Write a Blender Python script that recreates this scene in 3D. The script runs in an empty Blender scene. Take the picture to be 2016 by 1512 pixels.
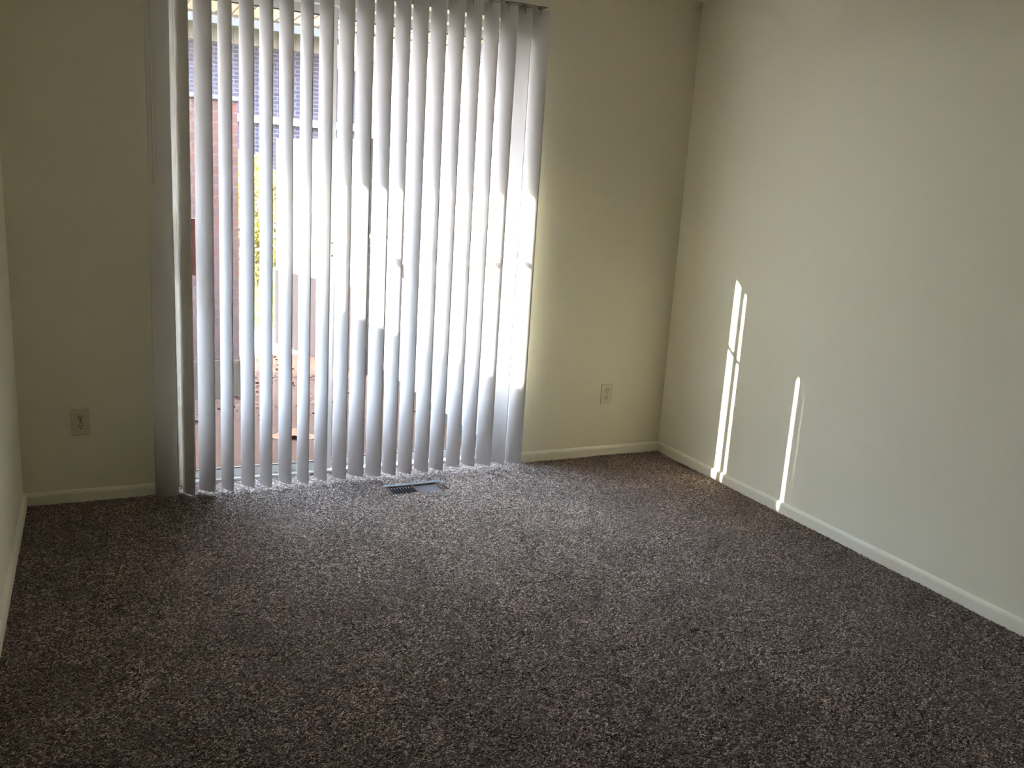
import bpy, bmesh, math, random
import numpy as np
from mathutils import Vector, Matrix

random.seed(7)
rng = np.random.default_rng(7)
S = bpy.context.scene
COL = S.collection

# ------------------------------------------------------------------ camera
CAM = (0.3058, -3.9771, 1.4295)
cam_d = bpy.data.cameras.new('camera')
cam = bpy.data.objects.new('camera', cam_d)
COL.objects.link(cam)
cam.matrix_world = Matrix(((0.9018, 0.0407, -0.4303, CAM[0]),
                           (-0.4279, 0.2237, -0.8757, CAM[1]),
                           (0.0606, 0.9738, 0.2191, CAM[2]),
                           (0, 0, 0, 1)))
cam_d.sensor_fit = 'HORIZONTAL'
cam_d.sensor_width = 36.0
cam_d.lens = 30.456
cam_d.clip_start = 0.02
cam_d.clip_end = 300
S.camera = cam

# ------------------------------------------------------------------ world, sun, exposure
SUN_DIR = Vector((1.8, -1.0, -0.78)).normalized()
SKY = 6.5            # brightness of the clear sky
world = bpy.data.worlds.new('world')
S.world = world
world.use_nodes = True
wn = world.node_tree.nodes
wl = world.node_tree.links
for n in list(wn):
    wn.remove(n)
w_out = wn.new('ShaderNodeOutputWorld')
w_bg = wn.new('ShaderNodeBackground')
w_tc = wn.new('ShaderNodeTexCoord')
w_sep = wn.new('ShaderNodeSeparateXYZ')
w_ramp = wn.new('ShaderNodeValToRGB')
w_cr = w_ramp.color_ramp
w_cr.elements[0].position = 0.0
w_cr.elements[0].color = (0.40, 0.41, 0.42, 1)
w_cr.elements[1].position = 1.0
w_cr.elements[1].color = (0.46, 0.68, 1.0, 1)
for pos, c in ((0.22, (0.36, 0.38, 0.41)), (0.36, (0.34, 0.38, 0.45)), (0.62, (0.58, 0.76, 1.0))):
    e = w_cr.elements.new(pos)
    e.color = (*c, 1)
w_bg.inputs['Strength'].default_value = SKY
wl.new(w_tc.outputs['Generated'], w_sep.inputs[0])
wl.new(w_sep.outputs['Z'], w_ramp.inputs['Fac'])
wl.new(w_ramp.outputs['Color'], w_bg.inputs['Color'])
wl.new(w_bg.outputs['Background'], w_out.inputs['Surface'])

sun_d = bpy.data.lights.new('sun', 'SUN')
sun_d.energy = 8.0
sun_d.color = (1.0, 0.92, 0.80)
sun_d.angle = math.radians(0.53)
sun = bpy.data.objects.new('sun', sun_d)
COL.objects.link(sun)
sun.rotation_euler = SUN_DIR.to_track_quat('-Z', 'Y').to_euler()
sun.location = (-8, 6, 6)

S.view_settings.view_transform = 'Standard'
S.view_settings.look = 'None'
S.view_settings.gamma = 1.0
S.view_settings.use_curve_mapping = False
S.view_settings.exposure = 3.36
S.cycles.max_bounces = 14
S.cycles.diffuse_bounces = 8
S.cycles.transparent_max_bounces = 16
S.cycles.sample_clamp_indirect = 8.0

# ------------------------------------------------------------------ dimensions
W = 3.23          # room width
H = 2.44          # ceiling height
YR = -4.5         # rear wall
XL, XR = 0.615, 2.31   # door opening
ZT = 2.21         # top of door opening
WT = 0.20         # thickness of the back wall


# ------------------------------------------------------------------ helpers
def new_bm():
    return bmesh.new()


def box(bm, x0, x1, y0, y1, z0, z1, bevel=0.0, seg=2):
    r = bmesh.ops.create_cube(bm, size=1.0)
    vs = r['verts']
    for v in vs:
        v.co = Vector(((x0 + x1) / 2 + v.co.x * (x1 - x0),
                       (y0 + y1) / 2 + v.co.y * (y1 - y0),
                       (z0 + z1) / 2 + v.co.z * (z1 - z0)))
    if bevel > 0:
        es = list({e for v in vs for e in v.link_edges})
        bmesh.ops.bevel(bm, geom=es, offset=bevel, segments=seg, profile=0.6, affect='EDGES')
    return vs


def tube(bm, a, b, r, n=12):
    a, b = Vector(a), Vector(b)
    d = b - a
    q = d.to_track_quat('Z', 'Y').to_matrix().to_4x4()
    m = Matrix.Translation((a + b) / 2) @ q
    bmesh.ops.create_cone(bm, cap_ends=True, segments=n, radius1=r, radius2=r, depth=d.length, matrix=m)


def prism(bm, profile, axis, t0, t1):
    """extrude a closed 2-D profile along an axis; profile gives the two other coordinates in order"""
    def pt(p, t):
        if axis == 'x':
            return (t, p[0], p[1])
        if axis == 'y':
            return (p[0], t, p[1])
        return (p[0], p[1], t)
    a = [bm.verts.new(pt(p, t0)) for p in profile]
    b = [bm.verts.new(pt(p, t1)) for p in profile]
    n = len(profile)
    for i in range(n):
        bm.faces.new((a[i], a[(i + 1) % n], b[(i + 1) % n], b[i]))
    bm.faces.new(a[::-1])
    bm.faces.new(b)


def obj(name, bm, mat, parent=None, smooth=False, loc=None):
    bmesh.ops.recalc_face_normals(bm, faces=bm.faces)
    me = bpy.data.meshes.new(name)
    bm.to_mesh(me)
    bm.free()
    me.materials.append(mat)
    if smooth:
        for p in me.polygons:
            p.use_smooth = True
    o = bpy.data.objects.new(name, me)
    COL.objects.link(o)
    if parent:
        o.parent = parent
    if loc:
        o.location = loc
    return o


def thing(name, label, cat, loc=(0, 0, 0), group=None):
    o = bpy.data.objects.new(name, None)
    COL.objects.link(o)
    o.location = loc
    o.empty_display_size = 0.1
    return tag(o, label, cat, group)


def tag(o, label, cat, group=None, kind=None):
    o['label'] = label
    o['category'] = cat
    if group:
        o['group'] = group
    if kind:
        o['kind'] = kind
    return o


def struct(name, bm, mat, label=None, cat=None, smooth=False):
    o = obj(name, bm, mat, smooth=smooth)
    o['kind'] = 'structure'
    if label:
        o['label'] = label
    if cat:
        o['category'] = cat
    return o


# ------------------------------------------------------------------ materials
def mat_base(name):
    m = bpy.data.materials.new(name)
    m.use_nodes = True
    nt = m.node_tree
    return m, nt, nt.nodes['Principled BSDF'], nt.nodes['Material Output']


def plain(name, col, rough=0.6, metal=0.0, var=0.06, scale=30.0, bump=0.0, bscale=200.0, spec=0.4):
    m, nt, p, out = mat_base(name)
    tc = nt.nodes.new('ShaderNodeTexCoord')
    nz = nt.nodes.new('ShaderNodeTexNoise')
    nz.inputs['Scale'].default_value = scale
    nz.inputs['Detail'].default_value = 3
    nt.links.new(tc.outputs['Object'], nz.inputs['Vector'])
    mx = nt.nodes.new('ShaderNodeMix')
    mx.data_type = 'RGBA'
    mx.inputs['A'].default_value = (*[c * (1 - var) for c in col], 1)
    mx.inputs['B'].default_value = (*[min(1, c * (1 + var)) for c in col], 1)
    nt.links.new(nz.outputs['Fac'], mx.inputs['Factor'])
    nt.links.new(mx.outputs['Result'], p.inputs['Base Color'])
    p.inputs['Roughness'].default_value = rough
    p.inputs['Metallic'].default_value = metal
    p.inputs['Specular IOR Level'].default_value = spec
    if bump > 0:
        nb = nt.nodes.new('ShaderNodeTexNoise')
        nb.inputs['Scale'].default_value = bscale
        nb.inputs['Detail'].default_value = 2
        nt.links.new(tc.outputs['Object'], nb.inputs['Vector'])
        b = nt.nodes.new('ShaderNodeBump')
        b.inputs['Strength'].default_value = bump
        b.inputs['Distance'].default_value = 0.002
        nt.links.new(nb.outputs['Fac'], b.inputs['Height'])
        nt.links.new(b.outputs['Normal'], p.inputs['Normal'])
    return m


def brick_mat(name, c1, c2, mortar, plane='xz', bw=0.2, rh=0.0667, ms=0.008):
    m, nt, p, out = mat_base(name)
    tc = nt.nodes.new('ShaderNodeTexCoord')
    sp = nt.nodes.new('ShaderNodeSeparateXYZ')
    cb = nt.nodes.new('ShaderNodeCombineXYZ')
    nt.links.new(tc.outputs['Object'], sp.inputs[0])
    ad = nt.nodes.new('ShaderNodeMath')
    ad.operation = 'ADD'
    nt.links.new(sp.outputs['X'], ad.inputs[0])
    nt.links.new(sp.outputs['Y'], ad.inputs[1])
    nt.links.new(ad.outputs[0], cb.inputs['X'])
    nt.links.new(sp.outputs['Z'], cb.inputs['Y'])
    br = nt.nodes.new('ShaderNodeTexBrick')
    br.inputs['Color1'].default_value = (*c1, 1)
    br.inputs['Color2'].default_value = (*c2, 1)
    br.inputs['Mortar'].default_value = (*mortar, 1)
    br.inputs['Scale'].default_value = 1.0
    br.inputs['Mortar Size'].default_value = ms
    br.inputs['Brick Width'].default_value = bw
    br.inputs['Row Height'].default_value = rh
    nt.links.new(cb.outputs[0], br.inputs['Vector'])
    nz = nt.nodes.new('ShaderNodeTexNoise')
    nz.inputs['Scale'].default_value = 9
    nt.links.new(tc.outputs['Object'], nz.inputs['Vector'])
    mx = nt.nodes.new('ShaderNodeMix')
    mx.data_type = 'RGBA'
    mx.blend_type = 'MULTIPLY'
    mx.inputs['Factor'].default_value = 0.5
    nt.links.new(br.outputs['Color'], mx.inputs['A'])
    rp = nt.nodes.new('ShaderNodeValToRGB')
    rp.color_ramp.elements[0].position = 0.3
    rp.color_ramp.elements[0].color = (0.75, 0.72, 0.7, 1)
    rp.color_ramp.elements[1].position = 0.7
    nt.links.new(nz.outputs['Fac'], rp.inputs['Fac'])
    nt.links.new(rp.outputs['Color'], mx.inputs['B'])
    nt.links.new(mx.outputs['Result'], p.inputs['Base Color'])
    p.inputs['Roughness'].default_value = 0.9
    b = nt.nodes.new('ShaderNodeBump')
    b.inputs['Strength'].default_value = 0.6
    b.inputs['Distance'].default_value = 0.006
    b.invert = True
    nt.links.new(br.outputs['Fac'], b.inputs['Height'])
    nt.links.new(b.outputs['Normal'], p.inputs['Normal'])
    return m


def slat_mat():
    m, nt, p, out = mat_base('slat_vinyl')
    tc = nt.nodes.new('ShaderNodeTexCoord')
    nz = nt.nodes.new('ShaderNodeTexNoise')
    nz.inputs['Scale'].default_value = 420
    nz.inputs['Detail'].default_value = 1
    nt.links.new(tc.outputs['Object'], nz.inputs['Vector'])
    b = nt.nodes.new('ShaderNodeBump')
    b.inputs['Strength'].default_value = 0.25
    b.inputs['Distance'].default_value = 0.0008
    nt.links.new(nz.outputs['Fac'], b.inputs['Height'])
    p.inputs['Base Color'].default_value = (0.75, 0.74, 0.735, 1)
    p.inputs['Roughness'].default_value = 0.55
    p.inputs['Specular IOR Level'].default_value = 0.25
    nt.links.new(b.outputs['Normal'], p.inputs['Normal'])
    tr = nt.nodes.new('ShaderNodeBsdfTranslucent')
    tr.inputs['Color'].default_value = (0.80, 0.77, 0.70, 1)
    ms = nt.nodes.new('ShaderNodeMixShader')
    ms.inputs[0].default_value = 0.02
    nt.links.new(p.outputs['BSDF'], ms.inputs[1])
    nt.links.new(tr.outputs['BSDF'], ms.inputs[2])
    nt.links.new(ms.outputs[0], out.inputs['Surface'])
    return m


def glass_mat():
    m, nt, p, out = mat_base('pane_glass')
    nt.nodes.remove(p)
    t = nt.nodes.new('ShaderNodeBsdfTransparent')
    t.inputs['Color'].default_value = (0.965, 0.975, 0.97, 1)
    g = nt.nodes.new('ShaderNodeBsdfGlossy')
    g.inputs['Roughness'].default_value = 0.02
    lw = nt.nodes.new('ShaderNodeLayerWeight')
    lw.inputs['Blend'].default_value = 0.5
    pw = nt.nodes.new('ShaderNodeMath')
    pw.operation = 'POWER'
    nt.links.new(lw.outputs['Facing'], pw.inputs[0])
    pw.inputs[1].default_value = 4.0
    f = nt.nodes.new('ShaderNodeMath')
    f.operation = 'MULTIPLY_ADD'
    nt.links.new(pw.outputs[0], f.inputs[0])
    f.inputs[1].default_value = 0.6
    f.inputs[2].default_value = 0.04
    ms = nt.nodes.new('ShaderNodeMixShader')
    nt.links.new(f.outputs[0], ms.inputs[0])
    nt.links.new(t.outputs[0], ms.inputs[1])
    nt.links.new(g.outputs[0], ms.inputs[2])
    nt.links.new(ms.outputs[0], out.inputs['Surface'])
    return m


def carpet_mat():
    m, nt, p, out = mat_base('carpet_pile')
    L = nt.links.new
    tc = nt.nodes.new('ShaderNodeTexCoord')
    vo = nt.nodes.new('ShaderNodeTexVoronoi')
    vo.inputs['Scale'].default_value = 205
    vo.inputs['Randomness'].default_value = 1.0
    L(tc.outputs['Object'], vo.inputs['Vector'])
    sp = nt.nodes.new('ShaderNodeSeparateColor')
    L(vo.outputs['Color'], sp.inputs[0])
    rp = nt.nodes.new('ShaderNodeValToRGB')
    cr = rp.color_ramp
    cr.elements[0].position = 0.0
    cr.elements[0].color = (0.006, 0.003, 0.002, 1)
    cr.elements[1].position = 1.0
    cr.elements[1].color = (0.95, 0.77, 0.68, 1)
    for pos, c in ((0.34, (0.029, 0.0165, 0.012)), (0.58, (0.115, 0.072, 0.056)), (0.78, (0.42, 0.295, 0.235))):
        e = cr.elements.new(pos)
        e.color = (*c, 1)
    nf = nt.nodes.new('ShaderNodeTexNoise')
    nf.inputs['Scale'].default_value = 330
    nf.inputs['Detail'].default_value = 1
    L(tc.outputs['Object'], nf.inputs['Vector'])
    mf = nt.nodes.new('ShaderNodeMath')
    mf.operation = 'MULTIPLY_ADD'
    mf.inputs[1].default_value = 1.5
    mf.inputs[2].default_value = -0.75
    L(nf.outputs['Fac'], mf.inputs[0])
    ms_ = nt.nodes.new('ShaderNodeMath')
    ms_.operation = 'MULTIPLY_ADD'
    ms_.use_clamp = True
    ms_.inputs[1].default_value = 0.8
    L(sp.outputs[0], ms_.inputs[0])
    ad = nt.nodes.new('ShaderNodeMath')
    ad.operation = 'ADD'
    ad.inputs[1].default_value = 0.1
    L(mf.outputs[0], ad.inputs[0])
    L(ad.outputs[0], ms_.inputs[2])
    L(ms_.outputs[0], rp.inputs['Fac'])
    # broad, soft variation in the lie of the pile
    n2 = nt.nodes.new('ShaderNodeTexNoise')
    n2.inputs['Scale'].default_value = 3.4
    n2.inputs['Detail'].default_value = 5
    n2.inputs['Roughness'].default_value = 0.6
    L(tc.outputs['Object'], n2.inputs['Vector'])
    mr = nt.nodes.new('ShaderNodeMapRange')
    mr.inputs['From Min'].default_value = 0.3
    mr.inputs['From Max'].default_value = 0.7
    mr.inputs['To Min'].default_value = 0.60
    mr.inputs['To Max'].default_value = 1.12
    L(n2.outputs['Fac'], mr.inputs['Value'])
    mu = nt.nodes.new('ShaderNodeMix')
    mu.data_type = 'RGBA'
    mu.blend_type = 'MULTIPLY'
    mu.inputs['Factor'].default_value = 1.0
    L(rp.outputs['Color'], mu.inputs['A'])
    L(mr.outputs['Result'], mu.inputs['B'])
    L(mu.outputs['Result'], p.inputs['Base Color'])
    p.inputs['Roughness'].default_value = 0.95
    p.inputs['Specular IOR Level'].default_value = 0.1
    p.inputs['Sheen Weight'].default_value = 0.35
    p.inputs['Sheen Roughness'].default_value = 0.5
    p.inputs['Sheen Tint'].default_value = (1.0, 0.86, 0.76, 1)
    nb = nt.nodes.new('ShaderNodeTexNoise')
    nb.inputs['Scale'].default_value = 380
    nb.inputs['Detail'].default_value = 2
    L(tc.outputs['Object'], nb.inputs['Vector'])
    b = nt.nodes.new('ShaderNodeBump')
    b.inputs['Strength'].default_value = 1.0
    b.inputs['Distance'].default_value = 0.005
    hm = nt.nodes.new('ShaderNodeMath')
    hm.operation = 'MULTIPLY_ADD'
    hm.inputs[1].default_value = -1.6
    L(vo.outputs['Distance'], hm.inputs[0])
    L(nb.outputs['Fac'], hm.inputs[2])
    L(hm.outputs[0], b.inputs['Height'])
    L(b.outputs['Normal'], p.inputs['Normal'])
    return m


def siding_mat():
    return plain('siding_paint', (0.36, 0.35, 0.41), 0.6, var=0.03, scale=4)


M = {
    'wall': plain('wall_paint', (0.755, 0.728, 0.575), 0.75, var=0.012, scale=2.5, bump=0.12, bscale=160, spec=0.25),
    'rear': plain('rear_wall_darkened', (0.16, 0.11, 0.07), 0.5, var=0.15, scale=6),  # dark tone invented for the unseen wall so it bounces less light
    'trim': plain('trim_paint', (0.77, 0.745, 0.61), 0.45, var=0.02, scale=8, spec=0.4),
    'ceiling': plain('ceiling_paint', (0.86, 0.83, 0.74), 0.9, var=0.03, scale=20, bump=0.4, bscale=120),
    'carpet': carpet_mat(),
    'slat': slat_mat(),
    'rail': plain('rail_metal', (0.70, 0.69, 0.62), 0.45, var=0.02),
    'clip': plain('clip_plastic', (0.33, 0.31, 0.26), 0.5),
    'wand': plain('wand_plastic', (0.62, 0.61, 0.56), 0.3),
    'frame': plain('door_frame_aluminium', (0.62, 0.62, 0.60), 0.4, var=0.05, scale=12),
    'gasket': plain('gasket_rubber', (0.16, 0.14, 0.13), 0.7),
    'glass': glass_mat(),
    'wood': plain('handle_wood', (0.11, 0.026, 0.009), 0.4, var=0.35, scale=40),
    'ivory': plain('outlet_ivory', (0.64, 0.58, 0.42), 0.35, var=0.02),
    'black': plain('slot_black', (0.012, 0.01, 0.009), 0.8),
    'screw': plain('screw_metal', (0.22, 0.19, 0.13), 0.35, metal=0.8),
    'reg': plain('register_enamel', (0.075, 0.043, 0.027), 0.6, var=0.25, scale=60),
    'fin': plain('register_fin', (0.05, 0.035, 0.036), 0.5, metal=0.3, var=0.15),
    'duct': plain('duct_dark', (0.02, 0.017, 0.015), 0.7),
    'bar': plain('bar_grey', (0.42, 0.43, 0.36), 0.45),
    'brick_red': brick_mat('brick_red', (0.105, 0.040, 0.030), (0.075, 0.038, 0.030), (0.098, 0.056, 0.043)),
    'brick_far': brick_mat('brick_far', (0.042, 0.034, 0.043), (0.032, 0.027, 0.036), (0.072, 0.061, 0.072)),
    'stone': plain('wall_base_concrete', (0.075, 0.047, 0.025), 0.9, var=0.2, scale=6, bump=0.4, bscale=40),
    'cap': plain('wall_cap_mortar', (0.085, 0.07, 0.075), 0.9, var=0.1),
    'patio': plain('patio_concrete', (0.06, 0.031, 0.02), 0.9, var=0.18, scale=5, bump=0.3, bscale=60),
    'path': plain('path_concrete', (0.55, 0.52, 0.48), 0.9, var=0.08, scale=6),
    'soil': plain('lawn_soil', (0.1, 0.11, 0.04), 0.95, var=0.3, scale=4),
    'grass': plain('grass_blade', (0.15, 0.19, 0.028), 0.6, var=0.35, scale=3),
    'leaf_y': plain('shrub_leaf', (0.36, 0.29, 0.085), 0.6, var=0.45, scale=5),
    'leaf_o': plain('fallen_leaf', (0.22, 0.085, 0.045), 0.7, var=0.4, scale=9),
    'litter': plain('leaf_litter', (0.13, 0.06, 0.04), 0.8, var=0.5, scale=14),
    'twig': plain('shrub_twig', (0.17, 0.12, 0.08), 0.9),
    'soffit': plain('soffit_paint', (0.55, 0.42, 0.28), 0.6, var=0.03),
    'fascia': plain('fascia_paint', (0.3, 0.3, 0.29), 0.5),
    'shingle': plain('roof_shingle', (0.13, 0.12, 0.12), 0.95, var=0.3, scale=8),
    'gutter': plain('gutter_metal', (0.085, 0.078, 0.082), 0.4),
    'frieze': plain('frieze_board', (0.12, 0.095, 0.083), 0.7),
    'band': plain('stone_band', (0.85, 0.84, 0.82), 0.7),
    'siding': siding_mat(),
    'found': plain('foundation_concrete', (0.06, 0.06, 0.055), 0.9, var=0.15, scale=5),
    'fence': plain('fence_board', (0.36, 0.32, 0.31), 0.8, var=0.12, scale=5),
    'fence_shade_post': plain('fence_shade_and_post', (0.024, 0.018, 0.0175), 0.85, var=0.15, scale=5),  # lower panel's dark tone stands in for shade; the posts share it
    'dark': plain('fitting_dark', (0.05, 0.045, 0.04), 0.5),
}

for k in ('brick_red', 'brick_far', 'stone', 'cap', 'patio', 'path', 'soil', 'grass', 'leaf_y', 'leaf_o', 'litter', 'twig',
          'reg', 'soffit', 'fascia', 'shingle', 'gutter', 'frieze', 'band', 'siding', 'found', 'fence', 'fence_shade_post'):
    M[k].node_tree.nodes['Principled BSDF'].inputs['Specular IOR Level'].default_value = 0.04

# ================================================================== ROOM SHELL
# back wall with the door opening
bm = new_bm()
prof_top = ZT
box(bm, -0.12, XL, 0, WT, -0.12, H)
box(bm, XR, W + 0.12, 0, WT, -0.12, H)
box(bm, XL, XR, 0, WT, ZT, H)
struct('wall_back', bm, M['wall'], 'cream painted wall holding the sliding patio door', 'wall')
bm = new_bm(); box(bm, -0.12, 0, YR, 0, -0.12, H)
struct('wall_left', bm, M['wall'], 'cream painted wall along the left edge', 'wall')
bm = new_bm(); box(bm, W, W + 0.12, YR, 0, -0.12, H)
struct('wall_right', bm, M['wall'], 'cream painted wall with thin streaks of sunlight', 'wall')
bm = new_bm(); box(bm, -0.12, W + 0.12, YR - 0.12, YR, -0.12, H)
struct('wall_rear', bm, M['rear'], 'wall behind the viewer, darkened to cut bounced light', 'wall')
bm = new_bm(); box(bm, -0.12, W + 0.12, YR - 0.12, WT, H, H + 0.12)
struct('ceiling', bm, M['ceiling'], 'off-white flat ceiling', 'ceiling')


# carpet: fine grid of tufts, cut out round the floor register
VX0, VX1, VY0, VY1 = 1.52, 1.815, -0.292, -0.157
def build_carpet():
    st = 0.005
    xs = np.arange(0, W + st * 0.5, st)
    ys = np.arange(YR, 0.092, st)
    nx, ny = len(xs), len(ys)
    X, Y = np.meshgrid(xs, ys)
    Z = rng.normal(0, 0.0016, X.shape)
    # soft undulation
    for k in range(9):
        a = rng.uniform(0, 6.28); fr = rng.uniform(4, 22); ph = rng.uniform(0, 6.28)
        Z += 0.0005 * np.sin(fr * (X * math.cos(a) + Y * math.sin(a)) + ph)
    # short creases pressed into the pile
    furrows = [((0.26, -1.195), (0.45, -1.20)), ((0.98, -0.99), (1.30, -0.965)), ((1.28, -0.985), (1.68, -0.985)),
               ((1.64, -1.835), (1.93, -1.89)), ((3.05, -1.17), (3.2, -1.215)), ((2.2, -2.05), (2.58, -2.11)),
               ((0.97, -0.525), (1.17, -0.54)), ((1.22, -1.82), (1.47, -1.895)), ((0.47, -0.40), (0.72, -0.33)),
               ((2.0, -0.95), (2.35, -1.02)), ((1.75, -1.32), (2.05, -1.40)), ((2.55, -1.35), (2.8, -1.46)),
               ((2.0, -1.75), (2.25, -1.80)), ((0.62, -1.52), (0.86, -1.55)), ((1.5, -0.62), (1.75, -0.6)),
               ((2.85, -1.75), (3.05, -1.86))]
    for (ax, ay), (bx, by) in furrows:
        d = np.array([bx - ax, by - ay]); L = np.hypot(*d); d /= L
        u = (X - ax) * d[0] + (Y - ay) * d[1]
        v = -(X - ax) * d[1] + (Y - ay) * d[0] - 0.007 * np.sin(u * 26 + ax * 9)
        env = np.clip(np.minimum(u, L - u) / 0.06, 0, 1)
        Z -= 0.0030 * env * np.exp(-(v / 0.008) ** 2)
        Z += 0.0007 * env * np.exp(-((v - 0.016) / 0.010) ** 2)
    # pile curls up slightly at the walls
    jx = rng.normal(0, 0.0011, X.shape); jy = rng.normal(0, 0.0011, X.shape)
    co = np.stack([np.clip(X + jx, 0.0, W), Y + jy, Z - 0.001], -1).reshape(-1, 3)
    i, j = np.meshgrid(np.arange(nx - 1), np.arange(ny - 1))
    a = (j * nx + i)
    cx = xs[:-1][i] + st / 2; cy = ys[:-1][j] + st / 2
    keep = ~((cx > VX0) & (cx < VX1) & (cy > VY0) & (cy < VY1))
    keep &= ~((cy > -0.001) & ((cx < XL + 0.003) | (cx > XR - 0.003)))
    a = a[keep]
    quads = np.stack([a, a + 1, a + nx + 1, a + nx], -1)
    nf = len(quads)
    me = bpy.data.meshes.new('floor')
    me.vertices.add(len(co))
    me.vertices.foreach_set('co', co.astype(np.float32).ravel())
    me.loops.add(nf * 4)
    me.loops.foreach_set('vertex_index', quads.astype(np.int32).ravel())
    me.polygons.add(nf)
    me.polygons.foreach_set('loop_start', (np.arange(nf) * 4).astype(np.int32))
    me.polygons.foreach_set('loop_total', np.full(nf, 4, np.int32))
    me.polygons.foreach_set('use_smooth', np.ones(nf, bool))
    me.update(calc_edges=True)
    me.materials.append(M['carpet'])
    o = bpy.data.objects.new('floor', me)
    COL.objects.link(o)
    o['kind'] = 'structure'
    o['label'] = 'brown flecked carpet covering the whole room'
    o['category'] = 'carpet'
build_carpet()

# baseboards
BH, BT = 0.054, 0.013
bp = [(0, 0), (0, BH), (-BT * 0.45, BH - 0.001), (-BT * 0.8, BH - 0.006), (-BT, BH - 0.014), (-BT, -0.01), (0, -0.01)]
bm = new_bm()
prism(bm, bp, 'x', 0.0, XL - 0.012)
prism(bm, bp, 'x', XR + 0.012, W)
struct('baseboard_back', bm, M['trim'], 'low cream baseboard under the back wall', 'baseboard')
bm = new_bm(); prism(bm, [(W + p[0], p[1]) for p in bp], 'y', YR, -BT)
struct('baseboard_right', bm, M['trim'], 'low cream baseboard along the right wall', 'baseboard')
bm = new_bm(); prism(bm, [(-p[0], p[1]) for p in bp], 'y', YR, -BT)
struct('baseboard_left', bm, M['trim'], 'low cream baseboard along the left wall', 'baseboard')

# ================================================================== SLIDING PATIO DOOR
door = thing('door_1', 'sliding glass patio door behind the vertical blind', 'door', (XL, 0.09, 0))
door['kind'] = 'structure'
DX, DY = XL, 0.09      # children are placed relative to the door's base point
def dbox(bm, x0, x1, y0, y1, z0, z1, bevel=0.002):
    box(bm, x0 - DX, x1 - DX, y0 - DY, y1 - DY, z0, z1, bevel)
bm = new_bm()
dbox(bm, XL, XL + 0.025, 0.09, 0.175, -0.012, ZT)
dbox(bm, XR - 0.025, XR, 0.09, 0.175, -0.012, ZT)
dbox(bm, XL + 0.025, XR - 0.025, 0.09, 0.175, 2.175, ZT)
dbox(bm, XL + 0.025, XR - 0.025, 0.09, 0.175, -0.03, 0.012)
obj('door_frame', bm, M['frame'], door)
def panel(name, x0, x1, y0, y1, s=0.05, sr=0.025, label=None):
    """a sash: stiles and rails (own mesh), with gasket and glass as its pieces"""
    bm = new_bm()
    zb, zt = 0.014, 2.172
    dbox(bm, x0, x0 + s, y0, y1, zb, zt)
    dbox(bm, x1 - sr, x1, y0, y1, zb, zt)
    dbox(bm, x0 + s, x1 - sr, y0, y1, zb, 0.052)
    dbox(bm, x0 + s, x1 - sr, y0, y1, 2.134, zt)
    p = obj(name, bm, M['frame'], door)
    if label:
        p['label'] = label
    bm = new_bm()
    ym = (y0 + y1) / 2
    g = 0.006
    dbox(bm, x0 + s, x1 - sr, y0 + 0.002, ym - 0.003, 0.052, 0.052 + g, 0)
    dbox(bm, x0 + s, x1 - sr, y0 + 0.002, ym - 0.003, 2.134 - g, 2.134, 0)
    dbox(bm, x0 + s, x0 + s + 0.003, y0 + 0.002, ym - 0.003, 0.058, 2.128, 0)
    dbox(bm, x1 - sr - 0.003, x1 - sr, y0 + 0.002, ym - 0.003, 0.058, 2.128, 0)
    obj('gasket', bm, M['gasket'], p)
    bm = new_bm()
    dbox(bm, x0 + s, x1 - sr, ym - 0.002, ym + 0.002, 0.052, 2.134, 0)
    obj('glass_pane', bm, M['glass'], p)
    return p
sl = panel('sliding_panel', 0.642, 1.338, 0.118, 0.143, 0.056, 0.026)
panel('fixed_panel', 1.318, 2.284, 0.147, 0.170, 0.026, 0.045)
# wooden pull handle on the sliding panel
bm = new_bm()
dbox(bm, 0.676, 0.7145, 0.078, 0.102, 0.973, 1.222, 0.004)
dbox(bm, 0.676, 0.694, 0.102, 0.118, 0.985, 1.02, 0.002)
dbox(bm, 0.676, 0.694, 0.102, 0.118, 1.175, 1.21, 0.002)
h = obj('door_handle', bm, M['wood'], sl); h['label'] = 'red-brown wooden pull handle'
# small latch dots on the meeting stile
bm = new_bm()
for z in (1.13, 1.07):
    dbox(bm, 1.322, 1.333, 0.112, 0.118, z - 0.004, z + 0.004, 0.001)
obj('stile_latch', bm, M['screw'], sl)
# painted inner edge strip beside the blind
bm = new_bm()
box(bm, XL - 0.012, XL + 0.003, -0.011, 0.0, 0.03, ZT + 0.02, 0.002)
box(bm, XR - 0.003, XR + 0.012, -0.005, 0.0, 0.03, ZT + 0.02, 0.002)
struct('trim_1', bm, M['trim'], 'narrow cream edge strips at the two sides of the patio door', 'trim')

# security bar across the fixed half
bar = thing('security_bar', 'thin grey bar lying across the right half of the patio door', 'door bar', (1.345, 0.078, 1.17))
bm = new_bm(); box(bm, 0.012, 0.925, -0.011, 0.011, -0.006, 0.006, 0.002); obj('bar', bm, M['bar'], bar)
bm = new_bm(); box(bm, -0.012, 0.018, -0.014, 0.040, -0.016, 0.016, 0.003); obj('bracket', bm, M['bar'], bar)
bm = new_bm(); box(bm, 0.920, 0.9645, -0.014, 0.014, -0.016, 0.016, 0.003); obj('bracket', bm, M['bar'], bar)

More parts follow.
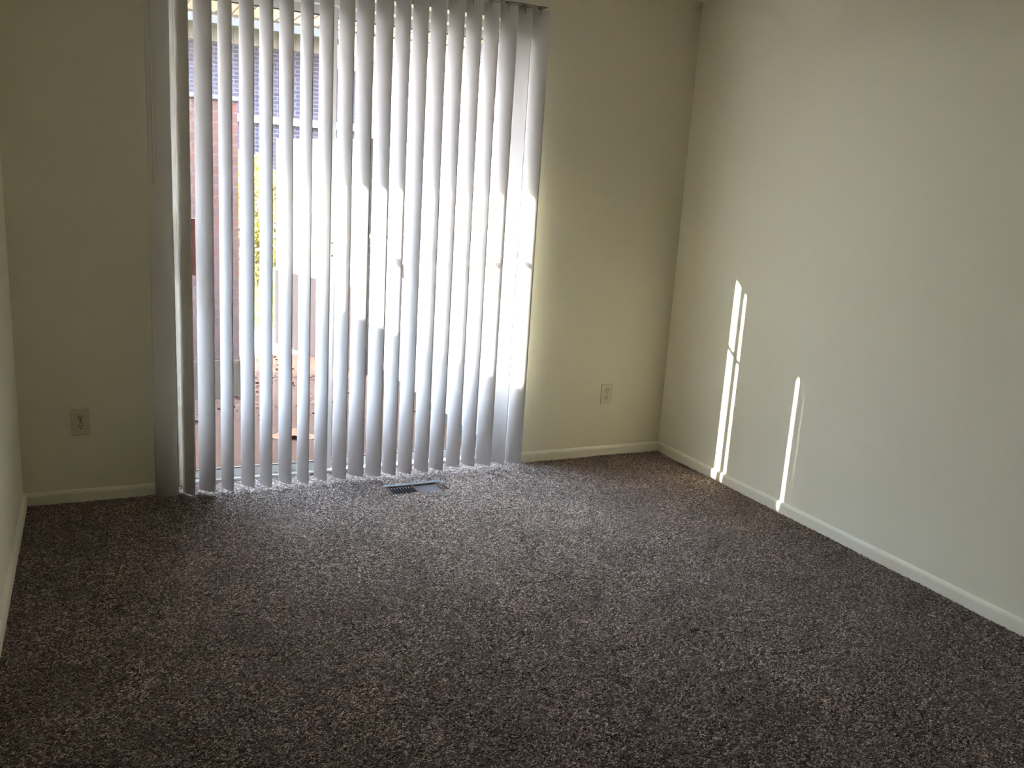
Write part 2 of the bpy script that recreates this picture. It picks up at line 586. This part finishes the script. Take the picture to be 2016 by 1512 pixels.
# ================================================================== VERTICAL BLIND
# slat: x at bottom, x at top, turn angle, height of the lower end, curl direction
YC = -0.045
SLW = 0.092
SLATS = [
    (0.5578, 0.5700, 9, 0.010, 1, -0.022), (0.6504, 0.6592, 60, 0.006, 1), (0.7300, 0.7417, 45.5, 0.010, 1),
    (0.8169, 0.8273, 61, 0.009, 1), (0.9072, 0.9137, 58, 0.017, 1), (0.9885, 0.9937, 63, 0.012, 1),
    (1.0762, 1.0764, 61, 0.016, 1), (1.1585, 1.1631, 66, 0.012, 1), (1.2423, 1.2471, 62.5, 0.020, 1),
    (1.3337, 1.3349, 58, 0.0165, 1), (1.4158, 1.4167, 50.5, 0.0215, 1), (1.5045, 1.5035, 51, 0.016, 1),
    (1.5837, 1.5870, 60, 0.016, 1), (1.6659, 1.6699, 59, 0.015, 1), (1.7523, 1.7553, 58, 0.0165, 1),
    (1.8325, 1.8416, 60, 0.019, 1), (1.9232, 1.9272, 61, 0.0255, 1), (2.0072, 2.0148, 63, 0.0245, 1),
    (2.0951, 2.1037, 52, 0.021, 1), (2.1827, 2.1859, 58, 0.0185, -1), (2.2703, 2.2711, 48, 0.0175, 1)]
ZS = 2.260
blind = thing('vertical_blind', 'white vertical blind hanging across the patio door', 'blind', (0.5, YC, 0))
bm = new_bm()
prof = [(-0.022, 0.0), (-0.022, 0.04), (-0.018, 0.044), (0.018, 0.044), (0.022, 0.04), (0.022, 0.0),
        (0.008, 0.0), (0.008, 0.006), (-0.008, 0.006), (-0.008, 0.0)]
prism(bm, [(p[0], p[1] + 2.278) for p in prof], 'x', -0.03, 1.806)
obj('headrail', bm, M['rail'], blind)
bm = new_bm(); box(bm, -0.028, 1.804, -0.0165, 0.0165, 2.2782, 2.290)  # black filler in place of the shadow inside the slot
o = obj('slot_shade', bm, M['black'], blind); o['label'] = 'black strip standing in for shade in the rail slot'
for bx in (0.15, 0.9, 1.65):
    bm = new_bm()
    box(bm, bx - 0.02, bx + 0.02, -0.024, 0.045, 2.318, 2.326, 0.001)
    box(bm, bx - 0.02, bx + 0.02, 0.042, 0.045, 2.29, 2.35, 0.001)
    obj('bracket', bm, M['rail'], blind)
def make_slat(xb, xt, ang, zb, curl, oy0=0.0):
    """one vane: a shallow arc, 1 mm thick, hanging from the rail"""
    bm = new_bm()
    n, nz = 16, 5
    sag, th = 0.0092 * curl, 0.0010
    a = math.radians(ang)
    dx, dy = math.cos(a), -math.sin(a)          # along the vane, left edge to right edge
    fx, fy = -math.sin(a), -math.cos(a)         # towards the room
    grid = []
    for side in (0, 1):
        rows = []
        for k in range(nz + 1):
            f = k / nz
            z = zb + (ZS - zb) * f
            xc = xb + (xt - xb) * f - 0.5
            row = []
            for i in range(n + 1):
                u = (i / n - 0.5)
                b = sag * (1 - 4 * u * u) - sag * 0.5 + (th if side else 0)
                row.append(bm.verts.new((xc + dx * u * SLW + fx * b, oy0 + dy * u * SLW + fy * b, z)))
            rows.append(row)
        grid.append(rows)
    for side in (0, 1):
        g = grid[side]
        for k in range(nz):
            for i in range(n):
                bm.faces.new((g[k][i], g[k][i + 1], g[k + 1][i + 1], g[k + 1][i]))
    A, B = grid
    for k in range(nz):
        bm.faces.new((A[k][0], A[k + 1][0], B[k + 1][0], B[k][0]))
        bm.faces.new((A[k][n], A[k + 1][n], B[k + 1][n], B[k][n]))
    for i in range(n):
        bm.faces.new((A[0][i], A[0][i + 1], B[0][i + 1], B[0][i]))
        bm.faces.new((A[nz][i], A[nz][i + 1], B[nz][i + 1], B[nz][i]))
    s = obj('slat', bm, M['slat'], blind, smooth=True)
    # carrier clip: stem from the rail, hook over the slat's punched top
    bm = new_bm()
    xc = xt - 0.5
    tube(bm, (xc, oy0, ZS - 0.004), (xc, 0, 2.284), 0.003, 8)
    box(bm, xc - 0.011, xc + 0.011, -0.019, 0.019, 2.268, 2.2785, 0.001)
    ox, oy = xc + fx * (sag * 0.5 + 0.003), oy0 + fy * (sag * 0.5 + 0.003)
    tube(bm, (ox, oy, ZS - 0.022), (ox, oy, ZS + 0.008), 0.0017, 8)
    tube(bm, (xc, oy0, ZS + 0.006), (ox, oy, ZS + 0.006), 0.0022, 8)
    obj('carrier_clip', bm, M['clip'], s)
for a in SLATS:
    make_slat(*a)
bm = new_bm()
wx, wy = 0.541 - 0.5, -0.050
tube(bm, (wx, wy, 1.374), (wx, wy, 2.262), 0.0028, 8)
tube(bm, (wx, wy, 1.362), (wx, wy, 1.374), 0.0038, 8)
tube(bm, (wx, wy, 2.262), (wx, -0.014, 2.29), 0.002, 6)
obj('tilt_wand', bm, M['wand'], blind)

# ================================================================== POWER OUTLETS
def outlet(x, z, label):
    t = thing('power_outlet', label, 'outlet', (x, 0, z), 'duplex outlets on the back wall')
    bm = new_bm(); box(bm, -0.035, 0.035, -0.006, 0.0, -0.057, 0.057, 0.003); obj('cover_plate', bm, M['ivory'], t)
    for s in (1, -1):
        cz = 0.0195 * s
        bm = new_bm()
        pr = []
        for k in range(24):
            a = 2 * math.pi * k / 24
            pr.append((0.0172 * math.cos(a), cz + max(-0.0138, min(0.0138, 0.0172 * math.sin(a)))))
        pa = [bm.verts.new((p[0], -0.0062, p[1])) for p in pr]
        pb = [bm.verts.new((p[0], -0.0080, p[1])) for p in pr]
        for k in range(24):
            bm.faces.new((pa[k], pa[(k + 1) % 24], pb[(k + 1) % 24], pb[k]))
        bm.faces.new(pb)
        r = obj('receptacle', bm, M['ivory'], t)
        bm = new_bm()
        box(bm, -0.0078, -0.0052, -0.0086, -0.0075, cz - 0.001, cz + 0.009)
        box(bm, 0.0052, 0.0078, -0.0086, -0.0075, cz, cz + 0.008)
        tube(bm, (0, -0.0086, cz - 0.0075), (0, -0.0075, cz - 0.0075), 0.0028, 12)
        obj('slot', bm, M['black'], r)
    bm = new_bm(); tube(bm, (0, -0.0085, 0), (0, -0.005, 0), 0.003, 12); obj('screw', bm, M['screw'], t)
outlet(2.845, 0.3536, 'cream duplex outlet on the wall to the right of the blind')
outlet(0.229, 0.3536, 'cream duplex outlet on the dim wall to the left of the blind')

# ================================================================== FLOOR REGISTER
reg = thing('floor_register', 'worn metal floor register sunk in the carpet below the blind', 'floor vent', (1.6675, -0.2245, -0.015))
hx, hy = 0.146, 0.066
bm = new_bm()
rim = 0.016
box(bm, -hx, -hx + rim + 0.006, -hy, hy, -0.001, 0.006, 0.0015)
box(bm, hx - rim - 0.010, hx, -hy, hy, -0.001, 0.006, 0.0015)
box(bm, -hx + rim, hx - rim, -hy, -hy + 0.010, -0.001, 0.006, 0.0015)
box(bm, -hx + rim, hx - rim, hy - 0.012, hy, -0.001, 0.006, 0.0015)
box(bm, -0.006, 0.006, -hy + 0.008, hy - 0.008, -0.001, 0.006, 0.0015)
obj('frame', bm, M['reg'], reg)
for bank, tilt in ((-1, -0.02), (1, 0.75)):
    for k in range(8):
        cx = bank * (0.0145 + k * 0.0142)
        bm = new_bm()
        c, s = math.cos(tilt), math.sin(tilt)
        w2, t2 = 0.0007, 0.0065
        vs = box(bm, -w2, w2, -hy + 0.008, hy - 0.010, -t2, t2)
        for v in vs:
            x, z = v.co.x, v.co.z
            v.co.x = x * c + z * s + cx
            v.co.z = -x * s + z * c - 0.002
        obj('louver', bm, M['fin'], reg)
bm = new_bm()
box(bm, -hx + 0.004, hx - 0.004, -hy + 0.004, hy - 0.004, -0.11, -0.10)
box(bm, -hx + 0.004, -hx + 0.006, -hy + 0.004, hy - 0.004, -0.10, -0.012)
box(bm, hx - 0.006, hx - 0.004, -hy + 0.004, hy - 0.004, -0.10, -0.012)
box(bm, -hx + 0.006, hx - 0.006, -hy + 0.004, -hy + 0.006, -0.10, -0.012)
box(bm, -hx + 0.006, hx - 0.006, hy - 0.006, hy - 0.004, -0.10, -0.012)
obj('duct_boot', bm, M['duct'], reg)

# ================================================================== OUTSIDE
GZ = -0.10
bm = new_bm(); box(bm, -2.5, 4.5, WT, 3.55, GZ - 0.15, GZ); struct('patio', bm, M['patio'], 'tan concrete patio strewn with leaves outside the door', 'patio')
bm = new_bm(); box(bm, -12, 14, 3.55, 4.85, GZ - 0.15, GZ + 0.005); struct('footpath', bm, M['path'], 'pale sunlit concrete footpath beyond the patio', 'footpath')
bm = new_bm(); box(bm, -25, 25, 4.85, 14, GZ - 0.15, GZ); struct('lawn_ground', bm, M['soil'], 'green ground of the lawn beyond the footpath', 'ground')
bm = new_bm(); box(bm, -40, 40, -20, 40, GZ - 0.6, GZ - 0.16); struct('ground', bm, M['soil'], 'earth below everything outside', 'ground')
bm = new_bm(); box(bm, -0.1, W + 0.1, YR - 0.1, WT, -0.2, -0.125); struct('floor_slab', bm, M['found'], 'concrete slab below the carpet', 'slab')

# eave over the door: grooved soffit, fascia and roof
EY = 0.974
bm = new_bm()
x = -5.0
while x < 5.0:
    box(bm, x, x + 0.066, WT, EY - 0.02, ZT + 0.004, ZT + 0.02)
    x += 0.075
box(bm, -5, 5.0, WT, EY - 0.02, ZT + 0.010, ZT + 0.03)
struct('eave_soffit', bm, M['soffit'], 'cream grooved soffit above the patio door', 'soffit')
bm = new_bm(); box(bm, -5, 5.0, EY - 0.02, EY, ZT - 0.008, ZT + 0.16); struct('eave_fascia', bm, M['fascia'], 'grey board along the edge of the eave', 'fascia')
bm = new_bm()
prism(bm, [(EY + 0.06, ZT + 0.16), (EY + 0.06, ZT + 0.19), (YR - 0.6, 3.7), (YR - 0.6, ZT + 0.34), (WT + 0.1, ZT + 0.34)], 'x', -5, 5)
struct('roof', bm, M['shingle'], 'dark shingled roof of the room', 'roof')
bm = new_bm()
box(bm, -5, -0.12, 0, WT, -0.3, H + 0.1); box(bm, W + 0.12, 5, 0, WT, -0.3, H + 0.1)
struct('wall_outer', bm, M['brick_red'], 'brick outer wall to both sides of the room', 'wall')

# brick privacy walls
bm = new_bm(); box(bm, -1.4, -1.2, WT, 4.4, GZ - 0.1, 1.94)
struct('wall_garden_left', bm, M['brick_red'], 'long brick garden wall left of the patio', 'wall')
bm = new_bm(); box(bm, -1.2, 1.19, 2.1, 2.3, 0.17, 1.872)
gw = struct('wall_garden_front', bm, M['brick_red'], 'red brick garden wall facing the patio door', 'wall')
bm = new_bm(); box(bm, -1.2, 1.2, 2.085, 2.315, 1.872, 1.898, 0.006); o = obj('wall_cap', bm, M['cap'], gw)
bm = new_bm(); box(bm, -1.2, 1.195, 2.08, 2.32, GZ - 0.05, 0.17, 0.004); o = obj('wall_base', bm, M['stone'], gw)

# white sided wing of the house on the right
wing = thing('wall_wing', 'white lap-sided wing wall to the right of the patio', 'wall', (2.35, WT, GZ))
wing['kind'] = 'structure'
bm = new_bm()
z = 0.08
while z < 2.42:
    prism(bm, [(0.0, z), (-0.012, z), (-0.003, z + 0.105), (0.0, z + 0.105)], 'y', 0.0, 3.2)
    z += 0.102
box(bm, 0, 1.6, 0, 3.2, 0.08, 2.5)
obj('siding', bm, M['siding'], wing)
bm = new_bm(); box(bm, 0.006, 1.6, 0, 3.2, -0.1, 0.08); obj('foundation', bm, M['found'], wing)
bm = new_bm(); box(bm, -0.22, 1.8, 0.775, 3.4, 2.42, 2.56, 0.004); obj('eave', bm, M['fascia'], wing)
ft = thing('wall_fitting', 'small dark fitting fixed to the white siding outside', 'wall fitting', (2.338, 2.09, 0.80))
bm = new_bm(); box(bm, -0.014, 0.0, -0.035, 0.035, -0.05, 0.05, 0.004); obj('back_plate', bm, M['dark'], ft)
bm = new_bm(); tube(bm, (-0.012, 0, 0.0), (-0.06, 0, 0.0), 0.012, 12); tube(bm, (-0.06, 0, 0.03), (-0.06, 0, -0.035), 0.012, 12); obj('spout', bm, M['dark'], ft)

# board fence standing at a slant beyond the patio
fA, fB = Vector((1.79, 3.955, 0)), Vector((2.19, 2.62, 0))
fd = (fB - fA); fl = fd.length; fa = math.atan2(fd.y, fd.x)
fence = thing('board_fence', 'pale board fence standing in full sun beyond the patio', 'fence', (fA.x, fA.y, GZ))
fence.rotation_euler = (0, 0, fa)
nb = 9
for k in range(nb):
    bm = new_bm(); x0 = fl * k / nb
    box(bm, x0 + 0.002, x0 + fl / nb - 0.002, -0.011, 0.011, 0.70, 1.83, 0.002)
    obj('board', bm, M['fence'], fence)
bm = new_bm(); box(bm, 0, fl, -0.02, 0.02, 0.03, 0.70, 0.003); o = obj('shade_panel', bm, M['fence_shade_post'], fence); o['label'] = 'lower panel coloured dark to stand for shade'  # dark panel takes the place of shade low on the fence
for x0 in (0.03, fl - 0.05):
    bm = new_bm(); box(bm, x0 - 0.03, x0 + 0.04, 0.02, 0.09, -0.1, 1.84, 0.004); obj('post', bm, M['fence_shade_post'], fence)

# house across the way
HY = 11.5
house = thing('house', 'grey-violet brick house across the lawn', 'house', (0, HY, GZ))
bm = new_bm(); box(bm, 0.3, 14, 0, 6, 0, 3.55); obj('brick_wall', bm, M['brick_far'], house)
bm = new_bm(); box(bm, 0.3, 14, -0.03, 0, 3.55, 3.84)
for k in range(0, 137):
    box(bm, 0.3 + k * 0.1, 0.3 + k * 0.1 + 0.012, -0.042, -0.03, 3.55, 3.84)
obj('frieze_board', bm, M['frieze'], house)
bm = new_bm(); box(bm, 0.3, 14, -0.06, 0, 2.35, 2.465, 0.005); obj('stone_band', bm, M['band'], house)
bm = new_bm()
prism(bm, [(-0.58, 3.745), (-0.63, 3.85), (-0.63, 3.875), (-0.60, 3.875), (-0.53, 3.85), (-0.53, 3.745)], 'x', -0.1, 14.4)
obj('gutter', bm, M['gutter'], house)
bm = new_bm()
prism(bm, [(-0.53, 3.80), (-0.53, 3.90), (3.0, 5.6), (6.5, 3.90), (6.5, 3.80)], 'x', -0.1, 14.4)
obj('roof', bm, M['shingle'], house)


# unseen building added far left to block low sky light from the slats
bm = new_bm()
box(bm, -15, -7.5, -8, 3.4, GZ - 0.1, 3.6)
prism(bm, [(-15.4, 3.6), (-7.1, 3.6), (-11.2, 5.6)], 'y', -8.4, 3.7)
struct('sky_blocker_left', bm, M['brick_far'], 'unseen building added to keep low sky light off the slats', 'building')


# shrubs: twigs and many small leaves
def leaf_quad(bm, c, s, nrm=None):
    q = Matrix.Rotation(random.uniform(0, 6.28), 3, 'Z') @ Matrix.Rotation(random.uniform(-1.1, 1.1), 3, 'X') @ Matrix.Rotation(random.uniform(-1.1, 1.1), 3, 'Y')
    pts = [(-0.5, 0, 0), (-0.15, -0.28, 0.05), (0.3, -0.2, 0.06), (0.55, 0, 0), (0.3, 0.2, 0.06), (-0.15, 0.28, 0.05)]
    vs = [bm.verts.new(Vector(c) + q @ (Vector(p) * s)) for p in pts]
    bm.faces.new((vs[0], vs[1], vs[2], vs[3]))
    bm.faces.new((vs[0], vs[3], vs[4], vs[5]))
def shrub(x, y, rx, ry, h, n, label):
    t = thing('shrub', label, 'shrub', (x, y, GZ), 'shrubs beyond the lawn')
    bm = new_bm()
    for k in range(n):
        while True:
            p = Vector((random.uniform(-1, 1), random.uniform(-1, 1), random.uniform(-1, 1)))
            if 0.45 < p.length < 1:
                break
        f = 0.9 + 0.15 * math.sin(5 * p.x + 3 * p.z)
        leaf_quad(bm, (p.x * rx * f, p.y * ry * f, h / 2 + p.z * h / 2 * f), random.uniform(0.06, 0.11))
    obj('foliage', bm, M['leaf_y'], t)
    bm = new_bm()
    for k in range(7):
        a = 6.28 * k / 7
        tube(bm, (0.04 * math.cos(a), 0.04 * math.sin(a), -0.05), (rx * .6 * math.cos(a), ry * .6 * math.sin(a), h * .75), 0.012, 6)
    obj('stem', bm, M['twig'], t)
for x, y, rx, ry, h, n, lb in (
        (0.75, 8.2, 0.72, 0.6, 1.80, 1100, 'yellow-green shrub behind the right end of the brick garden wall'),
        (2.38, 8.4, 0.78, 0.6, 1.84, 4500, 'yellow-green shrub in the gap between the brick garden wall and the fence'),
        (4.0, 8.3, 0.72, 0.6, 1.75, 1100, 'yellow-green shrub straight behind the pale fence')):
    shrub(x, y, rx, ry, h, n, lb)

# lawn grass
bm = new_bm()
for k in range(4200):
    x, y = random.uniform(-0.5, 4.0), random.uniform(4.9, 7.7)
    a = random.uniform(0, 6.28); hgt = random.uniform(0.05, 0.12); lx, ly = random.uniform(-.03, .03), random.uniform(-.03, .03)
    c, s = 0.006 * math.cos(a), 0.006 * math.sin(a)
    v = [bm.verts.new((x - c, y - s, GZ - 0.005)), bm.verts.new((x + c, y + s, GZ - 0.005)), bm.verts.new((x + lx, y + ly, GZ + hgt))]
    bm.faces.new(v)
tag(obj('grass', bm, M['grass']), 'short green lawn grass beyond the footpath', 'grass', kind='stuff')
# leaf litter at the outer edge of the patio
bm = new_bm()
for k in range(1800):
    x, y = random.uniform(-0.8, 2.25), 1.3 + 2.2 * random.random() ** 0.8
    if abs(x - 0.86) < 0.12 and abs(y - 1.5) < 0.12:
        continue
    if (2.05 < y < 2.37 and x < 1.24) or x > 1.98 - (y - 2.4) * 0.3 and y > 2.2:
        continue
    leaf_quad(bm, (x, y, GZ + 0.018), random.uniform(0.015, 0.042))
tag(obj('leaf_litter', bm, M['litter']), 'brown leaf litter along the outer edge of the patio', 'leaf litter', kind='stuff')
# single large leaves near the door
def fallen_leaf(x, y, rz, s, label):
    bm = new_bm()
    n = 14
    rim = []
    for k in range(n):
        a = 2 * math.pi * k / n
        r = s * (0.5 + 0.22 * (k % 2) + 0.1 * math.cos(a))
        rim.append(bm.verts.new((r * math.cos(a), r * 0.75 * math.sin(a), 0.016 * math.cos(2 * a) + 0.017)))
    c = bm.verts.new((0, 0, 0.004))
    for k in range(n):
        bm.faces.new((c, rim[k], rim[(k + 1) % n]))
    o = obj('fallen_leaf', bm, M['leaf_o'], loc=(x, y, GZ))
    o.rotation_euler = (0, 0, rz)
    tag(o, label, 'leaf', 'dry leaves on the patio')
fallen_leaf(1.235, 1.085, 0.3, 0.085, 'orange dry leaf on the patio, leftmost of three in a row')
fallen_leaf(1.362, 1.06, 1.4, 0.13, 'large curled orange leaf on the patio, middle of three in a row')
fallen_leaf(1.452, 1.03, 2.6, 0.10, 'orange dry leaf on the patio, rightmost of three in a row')
fallen_leaf(0.86, 1.50, 0.9, 0.08, 'pale dry leaf on the patio nearest the brick garden wall')
